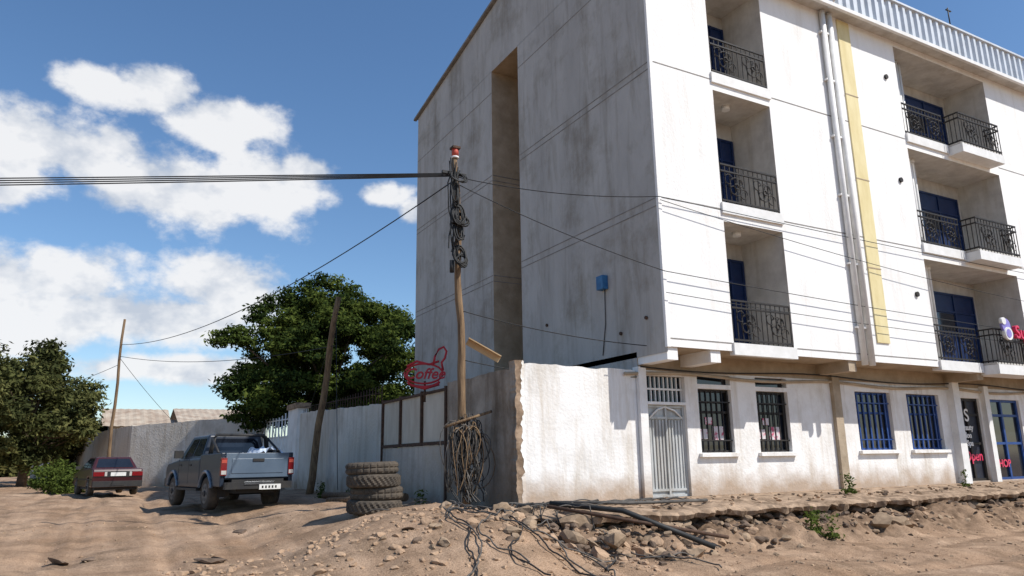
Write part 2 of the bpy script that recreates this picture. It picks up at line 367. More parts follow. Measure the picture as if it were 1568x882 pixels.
t.tube([(9.95,.5,3.9),(9.95,.5,13.1)],.07,'white',10); t.tube([(10.2,.55,3.9),(10.2,.55,13.1)],.05,'white',10)
for x in (8.6,):
    for z in (12.0,8.9,5.7): t.tube([(x,-.05,z),(x,.05,z)],.07,'iron',12)
for (y,z) in ((.6,4.5),(1.5,4.3),(4.6,5.0)): t.tube([(-.04,y,z),(.02,y,z)],.04,'rust',8)
for x in (0.02,1.2,5.6,10.9,15.5,20): t.box(x,x+.28,.05,1.0,3.55,3.83,'front' if x<5 else 'tan')
t.box(6.05,6.32,.9,1.05,.7,3.6,'tan'); t.box(10.95,11.25,.8,1.05,.7,3.6,'white'); t.box(-.06,.14,.9,1.1,.7,3.5,'groundfl'); t.box(12.56,12.78,.85,1.05,.7,3.5,'white')
t.tube([(x,.94,3.36+.04*math.sin(x*1.3)) for x in np.arange(-.4,16,.5)],.035,'tan',8)
t.tube([(x,.9,3.5-.05*math.sin(x*.9)) for x in np.arange(0,16,.5)],.018,'cable',6)
for (a,b2,z0,z1) in gh[2:8]:
    if z0<2: t.box(a-.08,b2+.08,.9,1.02,z0-.09,z0-.01,'groundfl')
for (a,b2,z0,z1) in holes[:6]: t.tube([(a+.9,.5,z1-.1),(a+.9,.5,z1)],.1,'white',12)
t.box(-.16,-.01,1.9,2.15,5.4,5.72,'bluebox')
t.tube([(-.02,2.02,5.4),(-.02,2.05,4.6),(-.02,2.2,3.9)],.012,'cableg',5)
t.build(bld)
dw=MB('doors_and_windows')
for (a,b2,z0,z1) in holes:
    ds=[(2.78,3.66)] if a<3 else ([(9.5,10.6),(11.35,13.45)] if a<15 else [(19.5,20.6)])
    for (p,q) in ds:
        dw.box(p,q,D-.05,D-.01,z0+.02,z0+2.35,'blue')
        for u in (p,(p+q)/2-.03,q-.06): dw.box(u,u+.06,D-.085,D-.051,z0+.02,z0+2.35,'blue')
        for zz in (.02,1.1,1.75,2.29): dw.box(p,q,D-.08,D-.052,z0+zz,z0+zz+.06,'blue')
        dw.box(p+.08,(p+q)/2-.05,D-.055,D-.0505,z0+1.2,z0+1.72,'glass')
a,b2=.22,1.28
dw.box(a,b2,1.12,1.15,.8,2.72,'doorm')
for u in np.arange(a,b2,.088): dw.box(u,u+.04,1.095,1.119,.95,2.4,'doorm')
for zz in (.8,.92,2.42,2.66): dw.box(a,b2,1.08,1.118,zz,zz+.05,'doorm')
for u in (a,a+.52,b2-.05): dw.box(u,u+.05,1.075,1.117,.8,2.72,'doorm')
dw.tube([(a+.1,1.08,2.45),(a+.32,1.08,2.62),(a+.53,1.08,2.68),(a+.8,1.08,2.6),(b2-.08,1.08,2.45)],.02,'white',6)
dw.box(a,b2,1.16,1.19,2.78,3.34,'glass')
for u in np.arange(a+.06,b2,.12): dw.box(u,u+.025,1.1,1.13,2.79,3.33,'white')
dw.box(a,b2,1.095,1.135,3.04,3.08,'white')
for i,(a,b2,z0,z1) in enumerate(gh[2:]):
    if z1-z0<.4:
        dw.box(a,b2,1.14,1.16,z0,z1,'glass'); continue
    if z0<1:
        dw.box(a,b2,1.12,1.14,z0,z1,'poster' if i==6 else 'glass')
        mk='iron' if i==6 else 'bluebar'
        for u in (a,(a+b2)/2-.04,b2-.08): dw.box(u,u+.08,1.07,1.118,z0,z1,mk)
        for zz in (z0,z0+1.0,z1-.5,z1-.07): dw.box(a,b2,1.075,1.115,zz,zz+.07,mk)
        continue
    dw.box(a,b2,1.17,1.19,z0,z1,'glass')
    mk='iron' if i<4 else 'bluebar'
    for u in (a,b2-.06): dw.box(u,u+.06,1.1,1.168,z0,z1,mk)
    for zz in (z0,z1-.06,z0+(z1-z0)*.62): dw.box(a,b2,1.105,1.165,zz,zz+.05,mk)
    st=.16 if i<4 else .22
    for u in np.arange(a+.12,b2-.05,st): dw.box(u,u+(.018 if i<4 else .05),1.06,1.085,z0+.03,z1-.03,mk)
    dw.box(a,b2,1.055,1.09,z0+.25,z0+.28,mk); dw.box(a,b2,1.055,1.09,z1-.3,z1-.27,mk)
    if i<4:
        for (u,zz,ww,hh) in ((a+.12,z0+.3,.26,.22),(a+.5,z0+.28,.36,.3),(a+.3,z0+.62,.2,.16)): dw.box(u,u+ww,1.150,1.162,zz,zz+hh,'posterw')
dw.build(bld)
r=MB('balcony_railings')
def ring(cx,cz,y,R,tr=.012,a0=0,a1=360):
    P=[]
    for q in range(13):
        an=math.radians(a0+(a1-a0)*q/12); P.append((cx+R*math.cos(an),y,cz+R*math.sin(an)))
    r.tube(P,tr,'iron',5,False)
def rail(x0,x1,y,z0,h=.95):
    for zz in (z0+.08,z0+h-.16,z0+h): r.box(x0,x1,y-.02,y+.02,zz-.018,zz+.018,'iron')
    n=int(round((x1-x0)/.15))
    for k in range(n+1):
        u=x0+(x1-x0)*k/n; r.box(u-.009,u+.009,y-.009,y+.009,z0,z0+h+(.02 if k in(0,n) else -.01),'iron')
    m=max(1,int((x1-x0)/.85))
    for k in range(m):
        c=x0+(x1-x0)*(k+.5)/m
        ring(c,z0+.45,y-.03,.22); ring(c-.1,z0+.35,y-.035,.1); ring(c+.1,z0+.55,y-.035,.1); ring(c+.22,z0+.3,y-.03,.12,a1=300); ring(c-.22,z0+.6,y-.03,.12,a1=300)
        ring(c,z0+.45,y-.04,.06,.02)
for (a,b2,z0,z1) in holes:
    if a<3 or a>15: rail(a+.03,b2-.03,.02,z0+.02)
    else:
        rail(a+.03,BX0-.05,.02,z0+.02); rail(BX0+.04,BX1-.05,BY,z0-.02)
        for xx in (BX0+.04,BX1-.05):
            for zz in (z0+.06,z0+.77,z0+.93): r.box(xx-.02,xx+.02,BY,.0,zz-.018,zz+.018,'iron')
            for yy in np.arange(BY+.12,0,.13): r.box(xx-.009,xx+.009,yy-.009,yy+.009,z0-.02,z0+.93,'iron')
r.build(bld,fixn=False)
t=MB('balcony_slabs')
for (a,b2,z0,z1) in holes:
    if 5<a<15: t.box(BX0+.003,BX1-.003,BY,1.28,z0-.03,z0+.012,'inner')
t.build(bld)
f=MB('roof')
x=-.1; k=0
while x<XE+.1:
    yo=-.43 if k%2==0 else -.36; yn=-.36 if k%2==0 else -.43
    f.face([(x,yo,13.32),(x+.11,yo,13.32),(x+.11,yo,14.22),(x,yo,14.22)],'metal')
    f.face([(x+.11,yo,13.32),(x+.16,yn,13.32),(x+.16,yn,14.22),(x+.11,yo,14.22)],'metal'); x+=.16; k+=1
f.box(-.12,XE+.1,-.35,-.33,13.34,14.2,'metal'); f.box(-.12,XE+.1,-.47,-.33,14.2,14.26,'metal'); f.box(-.1,XE+.1,-.44,-.35,13.22,13.33,'white')
f.box(-.1,XE+.1,-.37,0,13.3,13.325,'inner')
f.tube([(6.1,-.3,13.25),(6.1,-.52,13.6),(6.1,-.52,14.3)],.07,'white',8)
f.face([(-.12,-.35,14.2),(XE+.1,-.35,14.2),(XE+.1,7,16.2),(-.12,7,16.2)],'roofm'); f.face([(-.12,7,16.2),(XE+.1,7,16.2),(XE+.1,14.1,14.9),(-.12,14.1,14.9)],'roofm')
f.face([(-.12,7,16.2),(-.12,14.1,14.9),(-.12,14.1,14.82),(-.12,7,16.12)],'line'); f.face([(-.12,-.35,14.2),(-.12,7,16.2),(-.12,7,16.12),(-.12,-.35,14.12)],'line')
f.face([(-.12,7,16.12),(-.12,14.1,14.82),(0,14.1,14.82),(0,7,16.12)],'line')
f.tube([(11.6,-.4,14.2),(11.6,-.4,14.9)],.02,'cable',6); f.box(11.5,11.75,-.42,-.38,14.8,14.83,'cable')
f.build(bld,fixn=False)
def text(s,name,loc,rot,size,mk,parent,ext=.02,shear=0):
    c=bpy.data.curves.new(name,'FONT'); c.body=s; c.size=size; c.extrude=ext; c.shear=shear; c.materials.append(M[mk]); c.offset=.006
    o=bpy.data.objects.new(name,c); scene.collection.objects.link(o); o.location=loc; o.rotation_euler=rot; o.parent=parent; return o
sg=empty('shop_sign')
text('Super Shop','letters',(11.82,-.60,4.66),(math.pi/2,0,0),.5,'pink',sg,.05)
s=MB('disc'); X0=11.5; s.tube([(X0,-.53,4.98),(X0,-.6,4.98)],.2,'purple',24); s.tube([(X0+.02,-.53,4.76),(X0+.02,-.63,4.76)],.18,'white',20); s.tube([(X0,-.6,4.76),(X0,-.64,4.76)],.12,'purple',20); s.tube([(X0-.12,-.53,5.1),(X0-.12,-.62,5.1)],.1,'white',20); s.box(11.3,14.8,-.56,-.5,4.54,4.6,'iron'); s.box(11.6,11.64,-.54,-.44,4.54,4.6,'iron'); s.box(14.5,14.54,-.52,0,4.54,4.6,'iron'); s.build(sg)
text('S','door_lettering',(11.75,1.06,2.5),(math.pi/2,0,0),.5,'white',bld,.004)
text('Beauty\nSalon\n& Spa','door_lettering',(11.5,1.06,2.25),(math.pi/2,0,0),.22,'white',bld,.004)
text('Open','door_lettering',(11.5,1.06,1.4),(math.pi/2,0,0),.38,'pink',bld,.004)
text('SHOP','door_lettering',(13.0,1.06,1.2),(math.pi/2,0,0),.3,'pink',bld,.004)

# ---------------------------------------------------------------- compound wall
cw=empty('compound_wall')
w=MB('front_segment')
def strip(mb,p0,p1,th,z0f,z1f,mk,step=.12,rough=.03,capmk=None):
    p0=Vector(p0); p1=Vector(p1); L_=(p1-p0).length; n=max(1,int(L_/step)); d=(p1-p0).normalized(); nn=Vector((-d.y,d.x))
    rows=[]
    for k in range(n+1):
        p=p0+d*L_*k/n; u=L_*k/n; zt=z1f(u)+rough*noise.noise(Vector((u*2.1,p0.x,p0.y)))*1.5+rough*.6*noise.noise(Vector((u*9,p0.x,p0.y))); q=p+nn*th
        rows.append([(p.x,p.y,z0f(u)),(p.x,p.y,zt),(q.x,q.y,zt-.01),(q.x,q.y,z0f(u))])
    for a,b2 in zip(rows[:-1],rows[1:]):
        for k in range(3): mb.face([a[k],b2[k],b2[k+1],a[k+1]],capmk if (capmk and k==1) else mk)
    mb.face(rows[0],mk); mb.face(rows[-1],mk)
strip(w,(-2.8,1.0),(-.07,1.0),.22,lambda u:.4,lambda u:3.44,'groundfl',capmk='grey')
P=[]
for k in range(64):
    z=.4+k*.0492; o=.09*noise.noise(Vector((z*3,2,0)))+.06*noise.noise(Vector((z*9,2,0)))+.03*noise.noise(Vector((z*25,2,0)))
    o2=.05*noise.noise(Vector((z*5,8,0)))+.03*noise.noise(Vector((z*17,8,0)))
    P.append((z,o,o2))
for (a,o1,e1),(b2,o2,e2) in zip(P[:-1],P[1:]):
    w.face([(-3.0+e1,.985,a),(-2.88+o1,.972,a),(-2.88+o2,.972,b2),(-3.0+e2,.985,b2)],'ledge'); w.face([(-2.88+o1,.972,a),(-2.8,1.0,a),(-2.8,1.0,b2),(-2.88+o2,.972,b2)],'ledge')
    w.face([(-2.88+o1,.968,a),(-2.8,.996,a),(-2.8,.996,b2),(-2.88+o2,.968,b2)],'groundfl')
    w.face([(-3.0+e1,.985,a),(-3.0+e1*.3,1.24,a),(-3.0+e2*.3,1.24,b2),(-3.0+e2,.985,b2)],'brownwall')
w.face([(-3.02,.98,3.5),(-2.8,.98,3.5),(-2.8,1.22,3.5),(-3.02,1.22,3.5)],'ledge')
w.build(cw,fixn=False)
w=MB('side_segment')
strip(w,(-3,4.2),(-3,1.225),.2,lambda u:.3,lambda u:3.36+.0*u,'brownwall')
strip(w,(-3,8.7),(-3,4.2),.2,lambda u:.3,lambda u:1.98,'grey',rough=.02)
strip(w,(-3,18.4),(-3,8.7),.2,lambda u:.3,lambda u:3.55-.035*u,'whitewash')
w.box(-2.98,-2.9,4.25,8.65,2.0,3.2,'panel')
for y in (4.25,5.72,7.2,8.6): w.box(-3.04,-2.86,y-.04,y+.04,.6 if y in(4.25,8.6) else 1.98,3.3,'rust')
w.box(-3.03,-2.87,4.2,8.65,1.985,2.06,'rust'); w.box(-3.03,-2.87,4.2,8.65,3.2,3.26,'rust')
for y in np.arange(9,18.3,.28): w.tube([(-2.9,y,3.1),(-2.9,y+.03,3.68+.02*(18-y)*.5)],.014,'rust',5)
w.tube([(-2.9,9,3.55),(-2.9,18.3,3.78)],.014,'rust',5)
w.box(-3.12,-2.7,18.4,19.9,.3,3.75,'groundfl'); w.box(-3.2,-2.62,18.3,20.0,3.75,3.95,'ledge')
w.build(cw)
w=MB('far_segment')
w.box(-3.4,-2.8,26.2,26.9,.3,3.95,'groundfl'); w.box(-3.5,-2.7,26.1,27.0,3.95,4.1,'white')
strip(w,(-8.4,32),(-3.2,26.9),.2,lambda u:.3,lambda u:3.65+.04*u,'whitewash')
strip(w,(-10.4,40),(-8.4,32),.2,lambda u:.3,lambda u:3.5+.02*u,'whitewash')
strip(w,(-14.4,62),(-10.4,40),.2,lambda u:.3,lambda u:3.5,'whitewash')
w.build(cw)
g=MB('compound_gate')
for (p0,p1) in (((-3.1,20.0),(-3.5,22.9)),((-3.3,26.1),(-4.2,23.3))):
    p0=Vector(p0);p1=Vector(p1)
    def P(u,z): q=p0.lerp(p1,u); return (q.x,q.y,z)
    g.face([P(0,.7),P(1,.7),P(1,2.7),P(0,2.7)],'white')
    for u in np.linspace(0,1,9): g.tube([P(u,.65),P(u,3.75-.25*math.sin(u*3.1))],.03,'white',6)
    for z in (.7,1.6,2.7,3.4): g.tube([P(0,z),P(1,z)],.03,'white',6)
    for u in (.2,.4,.6,.8): g.tube([P(u-.08,2.7),P(u+.08,3.4)],.015,'white',5)
g.build()

# ---------------------------------------------------------------- foliage
def foliage(name,cl,n,size,mats,parent,flat=.7,seed=1):
    R=np.random.default_rng(seed); cl=np.array(cl); wt=cl[:,3]**2; wt/=wt.sum()
    idx=R.choice(len(cl),n,p=wt); c=cl[idx]
    d=R.normal(size=(n,3)); d/=np.linalg.norm(d,axis=1)[:,None]
    rr=c[:,3]*(R.random(n)**.45)*(1+.35*R.normal(size=n)*.6)
    p=c[:,:3]+d*rr[:,None]*np.array([1,1,flat])
    p[:,2]+=.3*R.random(n)*(d[:,2]>.2)
    nrm=d*.6+R.normal(size=(n,3))*.6+np.array([0,0,.5]); nrm/=np.linalg.norm(nrm,axis=1)[:,None]
    t=np.cross(nrm,R.normal(size=(n,3))); t/=np.linalg.norm(t,axis=1)[:,None]; bt=np.cross(nrm,t)
    s=size*(.6+.8*R.random(n))[:,None]
    v=np.stack([p-t*s,p-bt*s*.42,p+t*s,p+bt*s*.42],1).reshape(-1,3)
    me=bpy.data.meshes.new(name); me.vertices.add(4*n); me.vertices.foreach_set('co',v.ravel())
    me.loops.add(4*n); me.loops.foreach_set('vertex_index',np.arange(4*n)); me.polygons.add(n); me.polygons.foreach_set('loop_start',np.arange(n)*4)
    ci=R.integers(0,3,len(cl)); mi=np.where(R.random(n)<.55,ci[idx],R.integers(0,3,n)); me.polygons.foreach_set('material_index',mi.astype(np.int32))
    for m in mats: me.materials.append(m)
    me.update(calc_edges=True); o=bpy.data.objects.new(name,me); scene.collection.objects.link(o); o.parent=parent; return o
def tree(name,base,height,crown,ncl,clr,nleaf,size,mats,seed,trunk_r=.25,flat=.7,extra=[]):
    rnd=random.Random(seed); e=empty(name); bx,by,bz=base; (cz,rx,ry,rz)=crown
    cl=[]
    while len(cl)<ncl:
        a=rnd.uniform(0,6.283); u=rnd.random()**.4; zz=rnd.uniform(-1,1)
        k=math.sqrt(max(0,1-zz*zz))*(.85+.5*noise.noise(Vector((math.cos(a)*1.5,math.sin(a)*1.5,seed+zz*1.5))))
        x=bx+rx*k*u*math.cos(a); y=by+ry*k*u*math.sin(a); z=bz+cz+rz*zz*(.6+.4*u)+.8*noise.noise(Vector((x*.4,y*.4,seed)))
        cl.append((x,y,z,rnd.uniform(*clr)))
    cl+=extra
    foliage('crown',cl,nleaf,size,mats,e,flat,seed)
    tb=MB('trunk_and_limbs')
    tb.tube([(bx,by,bz-.3),(bx+.1,by,bz+cz*.35),(bx,by+.1,bz+cz*.7),(bx,by,bz+cz+rz*.4)],[trunk_r*1.2,trunk_r,trunk_r*.7,trunk_r*.2],'bark',10)
    for c in rnd.sample(cl,min(len(cl),34)):
        s=Vector((bx,by,bz+cz*rnd.uniform(.45,.85))); q=Vector(c[:3]); mid=s.lerp(q,.5)+Vector((0,0,-.3))
        tb.tube([s,mid,q],[trunk_r*.35,trunk_r*.2,.02],'bark',6)
    tb.build(e,fixn=False); return e
ex=[(-5.6,22.5,6.9,.6),(-5.1,22.5,7.1,.6),(-4.6,22.6,7.0,.8),(-4.9,22.8,4.6,.6),(-4.2,22.8,5.0,.8),(-4.6,23,3.7,.6),(-3.9,23,3.4,.7),(-4.0,23.2,8.2,.7),(-3.4,24,8.9,.6),(-2.5,24,9.4,.6),(-1.6,24,9.9,.6),(-1.0,24,10.3,.5),(-.3,24,10.2,.6),(.5,24,9.9,.6),(-1.2,24,9.3,.9),(0,24,9.2,.9),(1.2,24.5,9.5,.6),(2.4,24,9.0,.6),(3.4,24,8.2,.8),(4.2,24,7.0,.8),(3.6,23,5.6,.8),(2.6,23,4.4,.8)]
for k in range(26): ex.append((random.uniform(-4,4),random.uniform(21.5,24.5),random.uniform(3.3,5.5),random.uniform(.5,.9)))
for k in range(20): ex.append((random.uniform(-3.5,3.5),random.uniform(22.5,25),random.uniform(5.5,8.8),random.uniform(.6,.9)))
tree('tree',(-.5,24.3,.4),0,(6.0,4.8,4.4,3.3),185,(.38,.8),150000,.1,LM,3,.3,.5,ex)
tree('tree',(-13.2,36,.7),0,(4.0,3.2,3,3.0),60,(.5,.9),30000,.13,LM2,5,.22,.8)
tree('tree',(-16.5,34,.7),0,(4.3,3.2,3,3.3),60,(.5,.9),30000,.13,LM2,9,.22,.8)
tree('tree',(-11.6,43,.8),0,(3.4,2.6,3,2.6),40,(.5,.9),16000,.16,LM2,12,.2,.8)
e=empty('distant_trees'); cl=[]
for k in range(420):
    a=random.uniform(-1.2,1.2); rr=random.uniform(75,120); x=-10+rr*math.sin(a); y=rr*math.cos(a); cl.append((x,y,random.uniform(0,4.0),random.uniform(1.5,2.6)))
foliage('foliage_mass',cl,50000,.6,LM2,e,.8,31)
e=empty('shrub'); foliage('leaves',[(-10.9,24.3,.8,.45),(-10.4,24.8,.8,.4),(-11.4,25,1.0,.5),(-10.8,25.5,1.1,.5),(-11.8,26,1.1,.5),(-11.2,25.5,1.5,.3)],6000,.07,[LM[1],LM[0],LM[1]],e,.8,4)
e=empty('weeds'); foliage('leaves',[(x,y,H(x,y)+.05,.15) for x,y in ((-3.9,3.5),(-4.1,5),(-3.6,7),(-3.7,9),(-4,11),(-3.6,12.5),(1.8,-1.6),(2.2,-1.7),(2.0,-1.5))]+[(4.9,-.1,.85,.14),(5.1,0,.8,.12),(9.2,-.2,.85,.1)],1800,.045,[LM[1],LM[0],LM[1]],e,.8,4)

# ---------------------------------------------------------------- houses
def house(name,x0,x1,y0,y1,ze,zr):
    e=empty(name); h=MB('walls'); h.box(x0,x1,y0,y1,.3,ze,'housew'); ym=(y0+y1)/2
    h.face([(x0,y0,ze),(x0,y1,ze),(x0,ym,zr-.05)],'housew'); h.face([(x1,y0,ze),(x1,y1,ze),(x1,ym,zr-.05)],'housew')
    for u in np.arange(x0+.7,x1-1,2.0): h.box(u,u+.9,y0-.03,y0+.02,ze-1.7,ze-.7,'glass')
    h.build(e); r=MB('roof')
    n=int((x1-x0+.8)/.2)
    for k in range(n):
        a=x0-.4+k*.2; da=.03 if k%2 else 0; db=0 if k%2 else .03
        r.face([(a,y0-.4,ze-.1+da),(a+.2,y0-.4,ze-.1+db),(a+.2,ym,zr+db),(a,ym,zr+da)],'roofm'); r.face([(a,y1+.4,ze-.1+da),(a+.2,y1+.4,ze-.1+db),(a+.2,ym,zr+db),(a,ym,zr+da)],'roofm')
    r.build(e,fixn=False)
house('house',-9.4,-6.6,36.5,43,3.9,5.0); house('house',-4.9,0.2,43,52,4.4,5.6); house('house',-6.2,-4.4,45,50,4.2,4.8)

# ---------------------------------------------------------------- poles & wires
up=empty('utility_pole'); p=MB('pole')
PB=Vector((-3.62,1.92,.5)); PT=Vector((-3.82,2.0,8.15))
p.tube([PB.lerp(PT,k/16)+Vector((.025*math.sin(k*1.1),.02*math.cos(k*2),0)) for k in range(17)],[(.092-.0022*k)*(1+.08*math.sin(k*2.3)) for k in range(17)],'wood',12)
p.tube([PT+Vector((0,0,-.2)),PT+Vector((0,0,-.02))],.075,'orange',12); p.tube([PT+Vector((0,0,-.24)),PT+Vector((0,0,-.2))],.08,'white',12); p.box(PT.x-.09,PT.x+.09,PT.y-.09,PT.y+.09,8.12,8.17,'rust')
p.build(up)
c=MB('cable_coils')
def coil(cx,cy,cz,R,rz,n,mk='cable',tr=.014,tilt=.25):
    P=[]
    ph=random.random()*6
    for k in range(n*14):
        an=k/14*6.283; j=1+.18*math.sin(k*.37+ph)+.08*random.uniform(-1,1)
        P.append((cx+R*j*math.cos(an)*.5+.02*math.sin(k*.11),cy+R*j*math.sin(an)*tilt-.05*k/(n*14),cz+rz*math.sin(an)*j))
    c.tube(P,tr,mk,5,False)
for (dx,z,R,rz,n) in ((-.1,7.42,.3,.12,4),(-.2,7.1,.14,.3,4),(-.12,6.62,.22,.22,6),(-.04,6.5,.26,.14,4),(-.12,6.25,.18,.2,5),(-.1,5.72,.26,.2,6),(-.04,5.62,.2,.14,5)): coil(PB.x+dx-.05-.02*z/8*2,1.85,z,R,rz,n,tr=.017)
for k in range(9):
    P=[(-3.83-.02*k+.07*random.uniform(-1,1),1.86+.03*random.uniform(-1,1),7.6-q*.28+.03*k) for q in range(8)]; c.tube(P,.015,'cable',5,False)
c.box(-3.98,-3.86,1.8,1.9,6.4,6.66,'cable'); c.tube([(-3.95,1.86,5.35),(-3.95,1.86,5.6)],.05,'cable',8)
for k in range(46):
    x0=-3.72+random.gauss(0,.17); y0=1.72+random.uniform(-.16,.1); zt=random.uniform(2.05,2.5); zb=random.uniform(.85,1.7)
    w_=random.uniform(.04,.28); P=[]; ph=random.random()*6
    for q in range(19):
        an=q/18*math.pi*2; P.append((x0+w_*math.sin(an)*.8+.05*math.sin(q*.8+ph),y0+.05*math.cos(an*2),(zt+zb)/2+(zt-zb)/2*math.cos(an)+.02*math.sin(q+ph)))
    c.tube(P,.010,random.choice(['cableg','cable','cableg','wood']),5,False)
for k in range(18):
    x0=-3.7+random.gauss(0,.2); ph=random.random()*6; P=[(x0+.12*math.sin(q*.5+ph),1.7-.03*q*random.random(),2.35-q*.15) for q in range(11)]; c.tube(P,.012,random.choice(['cableg','cable']),5,False)
c.tube([(-4.15,1.7,2.25),(-3.2,1.6,2.55)],.03,'wood',6)
rd=random.Random(11)
def gz(x,y):
    return max(H(x,y),.77 if (x>-3.3 and lip(x)<y<1.0) else -9)
for k in range(26):
    P=[]; x=-3.9+rd.uniform(-.5,.5); y=1.0+rd.uniform(-.4,.3); an=rd.uniform(-1.9,-.7)
    for q in range(54):
        P.append((x,y,gz(x,y)+.025+.045*abs(math.sin(q*.5+k))))
        an+=rd.gauss(0,.22)+.02*math.sin(k); an=max(-2.4,min(.35,an)) if k%4 else an+.17
        x+=.085*math.cos(an); y+=.085*math.sin(an)
    c.tube(P,.012,rd.choice(['cable','cableg','cableg']),5,False)
c.build(up,fixn=False)
b_=MB('sloping_board'); b_.box(-.38,.38,-.015,.015,-.07,.07,'ply'); b_.box(-.38,.38,-.16,-.015,.05,.07,'ply'); o=b_.build(up,loc=(-3.2,1.95,3.8)); o.rotation_euler=(0,math.radians(30),math.radians(-25))
for nm,b0,t0,r0,r1 in (('wooden_pole',(-3.6,14.2,.3),(-3.3,12.6,7.05),.13,.09),('wooden_pole',(-9.35,30.6,.3),(-9.3,30.4,8.9),.09,.06)):
    q=MB(nm); a=Vector(b0); bb=Vector(t0); q.tube([a.lerp(bb,k/8)+Vector((.03*math.sin(k*1.7),0,0)) for k in range(9)],[r0+(r1-r0)*k/8 for k in range(9)],'wood',10); q.build()
q=MB('wooden_pole'); q.tube([(-30,15.8,0),(-30,15.8,8.6)],[.13,.09],'wood',10); q.build()
wr=MB('overhead_wires')
def wire(a,b2,sag,r=.012,mk='cable'):
    a=Vector(a); b2=Vector(b2); P=[]
    for k in range(25):
        t_=k/24; q=a.lerp(b2,t_); q.z-=4*sag*t_*(1-t_); P.append(q)
    wr.tube(P,r,mk,5,False)
for k in range(4): wire((-3.85,1.95,7.55-.02*k),(-30,15.8,7.6-.035*k),.05+.03*k,.014)
wr.box(-4.15,-3.6,1.9,1.96,7.5,7.56,'cable')
wire((-3.8,2,7.5),(-.05,-.1,6.98),.15,.01); wire((-.05,-.1,6.98),(24,-.12,6.9),.1,.009)
wire((-3.8,2,7.35),(-.05,-.12,5.35),.1,.01); wire((-.05,-.12,5.35),(24,-.15,5.0),.15,.009)
wire((-.05,-.12,6.9),(14,-.2,5.9),.15,.008); wire((-.05,-.12,4.9),(20,-.2,4.8),.2,.008)
wire((-3.75,1.95,4.6),(-.05,.6,3.9),.1,.01); wire((-3.75,1.95,3.6),(0.2,.9,3.3),.15,.01)
wire((-3.85,1.95,7.4),(-9.3,30.4,7.6),.9,.014)
wire((-9.3,30.4,7.0),(-3.3,12.6,5.4),.4); wire((-9.3,30.4,6.6),(-14,34,5),.2); wire((-9.3,30.4,6.9),(-6,38,4.2),.1)
wire((-3.3,12.7,6.2),(-4.1,9,.9),0,.01); wire((-3.3,12.6,6.5),(-3.0,17,3.6),.1,.01)
wr.build(fixn=False)
rs=empty('coffee_sign',(-3.15,5.2,0),math.radians(-25))
text('Coffee','lettering',(-.5,0,3.56),(math.pi/2,0,0),.36,'red',rs,.03,.3)
s=MB('outline'); s.tube([(.46*math.cos(a)-.03,0,3.68+.24*math.sin(a)) for a in np.linspace(0,6.283,28)],.026,'red',6,False); s.tube([(.38*math.cos(a)-.03,0,3.5+.14*math.sin(a)) for a in np.linspace(3.2,6.2,14)],.035,'red',6,False)
s.tube([(.2,0,3.9),(.24,0,4.1),(.33,0,4.27),(.45,0,4.33),(.52,0,4.22),(.48,0,4.05),(.4,0,3.95),(.44,0,3.75)],.03,'red',6); s.tube([(-.3,0,3.4),(0,0,3.32),(.35,0,3.42)],.035,'red',6); s.tube([(-.44,0,3.86),(-.2,0,3.98),(.1,0,3.9),(.34,0,3.98)],.03,'red',6); s.tube([(0,.03,3.0),(0,.03,3.5)],.03,'rust',6)
s.build(rs,fixn=False)

# ---------------------------------------------------------------- tyre stack
ts=empty('tire_stack'); tx,ty=-5.25,2.5; tz=H(tx,ty)
for k,(R,hh,dx,dy) in enumerate(((.52,.25,0,0),(.5,.24,.06,.03),(.51,.24,-.03,-.02),(.5,.23,-.05,.02))):
    tyre=MB('tyre'); nseg=120
    prof=[(R*.58,.02),(R*.62,0),(R*.88,.0),(R*.96,.025),(R,.055),(R,.09),(R,hh*.5),(R,hh-.09),(R,hh-.055),(R*.96,hh-.025),(R*.88,hh),(R*.62,hh),(R*.58,hh-.02),(R*.56,hh/2)]
    n=len(prof)
    for a in range(nseg):
        an=a/nseg*6.283
        for j,(rr,zz) in enumerate(prof):
            if 4<=j<=8:
                if k%2==0 and (a+(j-4)*1)%4<2: rr-=.02
                if k%2==1 and (j==6 or a%5==0): rr-=.018
            tyre.v.append((rr*math.cos(an),rr*math.sin(an),zz))
    mi=tyre.m('rubber')
    for a in range(nseg):
        for j in range(n):
            b1=a*n+j; b3=((a+1)%nseg)*n+j; j2=(j+1)%n
            tyre.f.append((b1,b3,((a+1)%nseg)*n+j2,a*n+j2)); tyre.mi.append(mi); tyre.sm.append(False)
    o=tyre.build(ts,loc=(tx+dx,ty+dy,tz-.05+sum((.25,.24,.24,.22)[:k])*.97)); o.rotation_euler=(random.uniform(-.03,.03),random.uniform(-.03,.03),k)

# ---------------------------------------------------------------- vehicles
def carpaint(n,c,c2,rough=.3,coat=.3,da=.22): return mat(n,c,c2,rough,1.5,spec=.4,coat=coat,dirt=(.5,1.2,(.2,.15,.11),da))
M['truckblue']=carpaint('truck_dark_blue',(.012,.02,.036),(.016,.024,.04),.42,.12)
M['truckgrey']=carpaint('truck_grey_blue',(.11,.15,.2),(.085,.12,.165),.35)
M['plastic']=mat('black_plastic',(.025,.025,.027),(.04,.037,.033),.6,5)
M['carred']=carpaint('car_maroon',(.05,.01,.012),(.045,.014,.015))
M['lampred']=mat('tail_lamp_red',(.22,.008,.01),(.16,.008,.01),.2,5,spec=.6)
M['lampw']=mat('lamp_clear',(.5,.48,.45),(.4,.38,.35),.2,5)
M['plate']=mat('number_plate',(.75,.75,.72),(.65,.65,.62),.5,9)
M['chrome']=mat('bumper_steel',(.35,.36,.38),(.25,.26,.28),.25,4,metal=.9)
M['tarp']=mat('plastic_sheet',(.6,.65,.72),(.4,.46,.55),.4,4,.5,6)
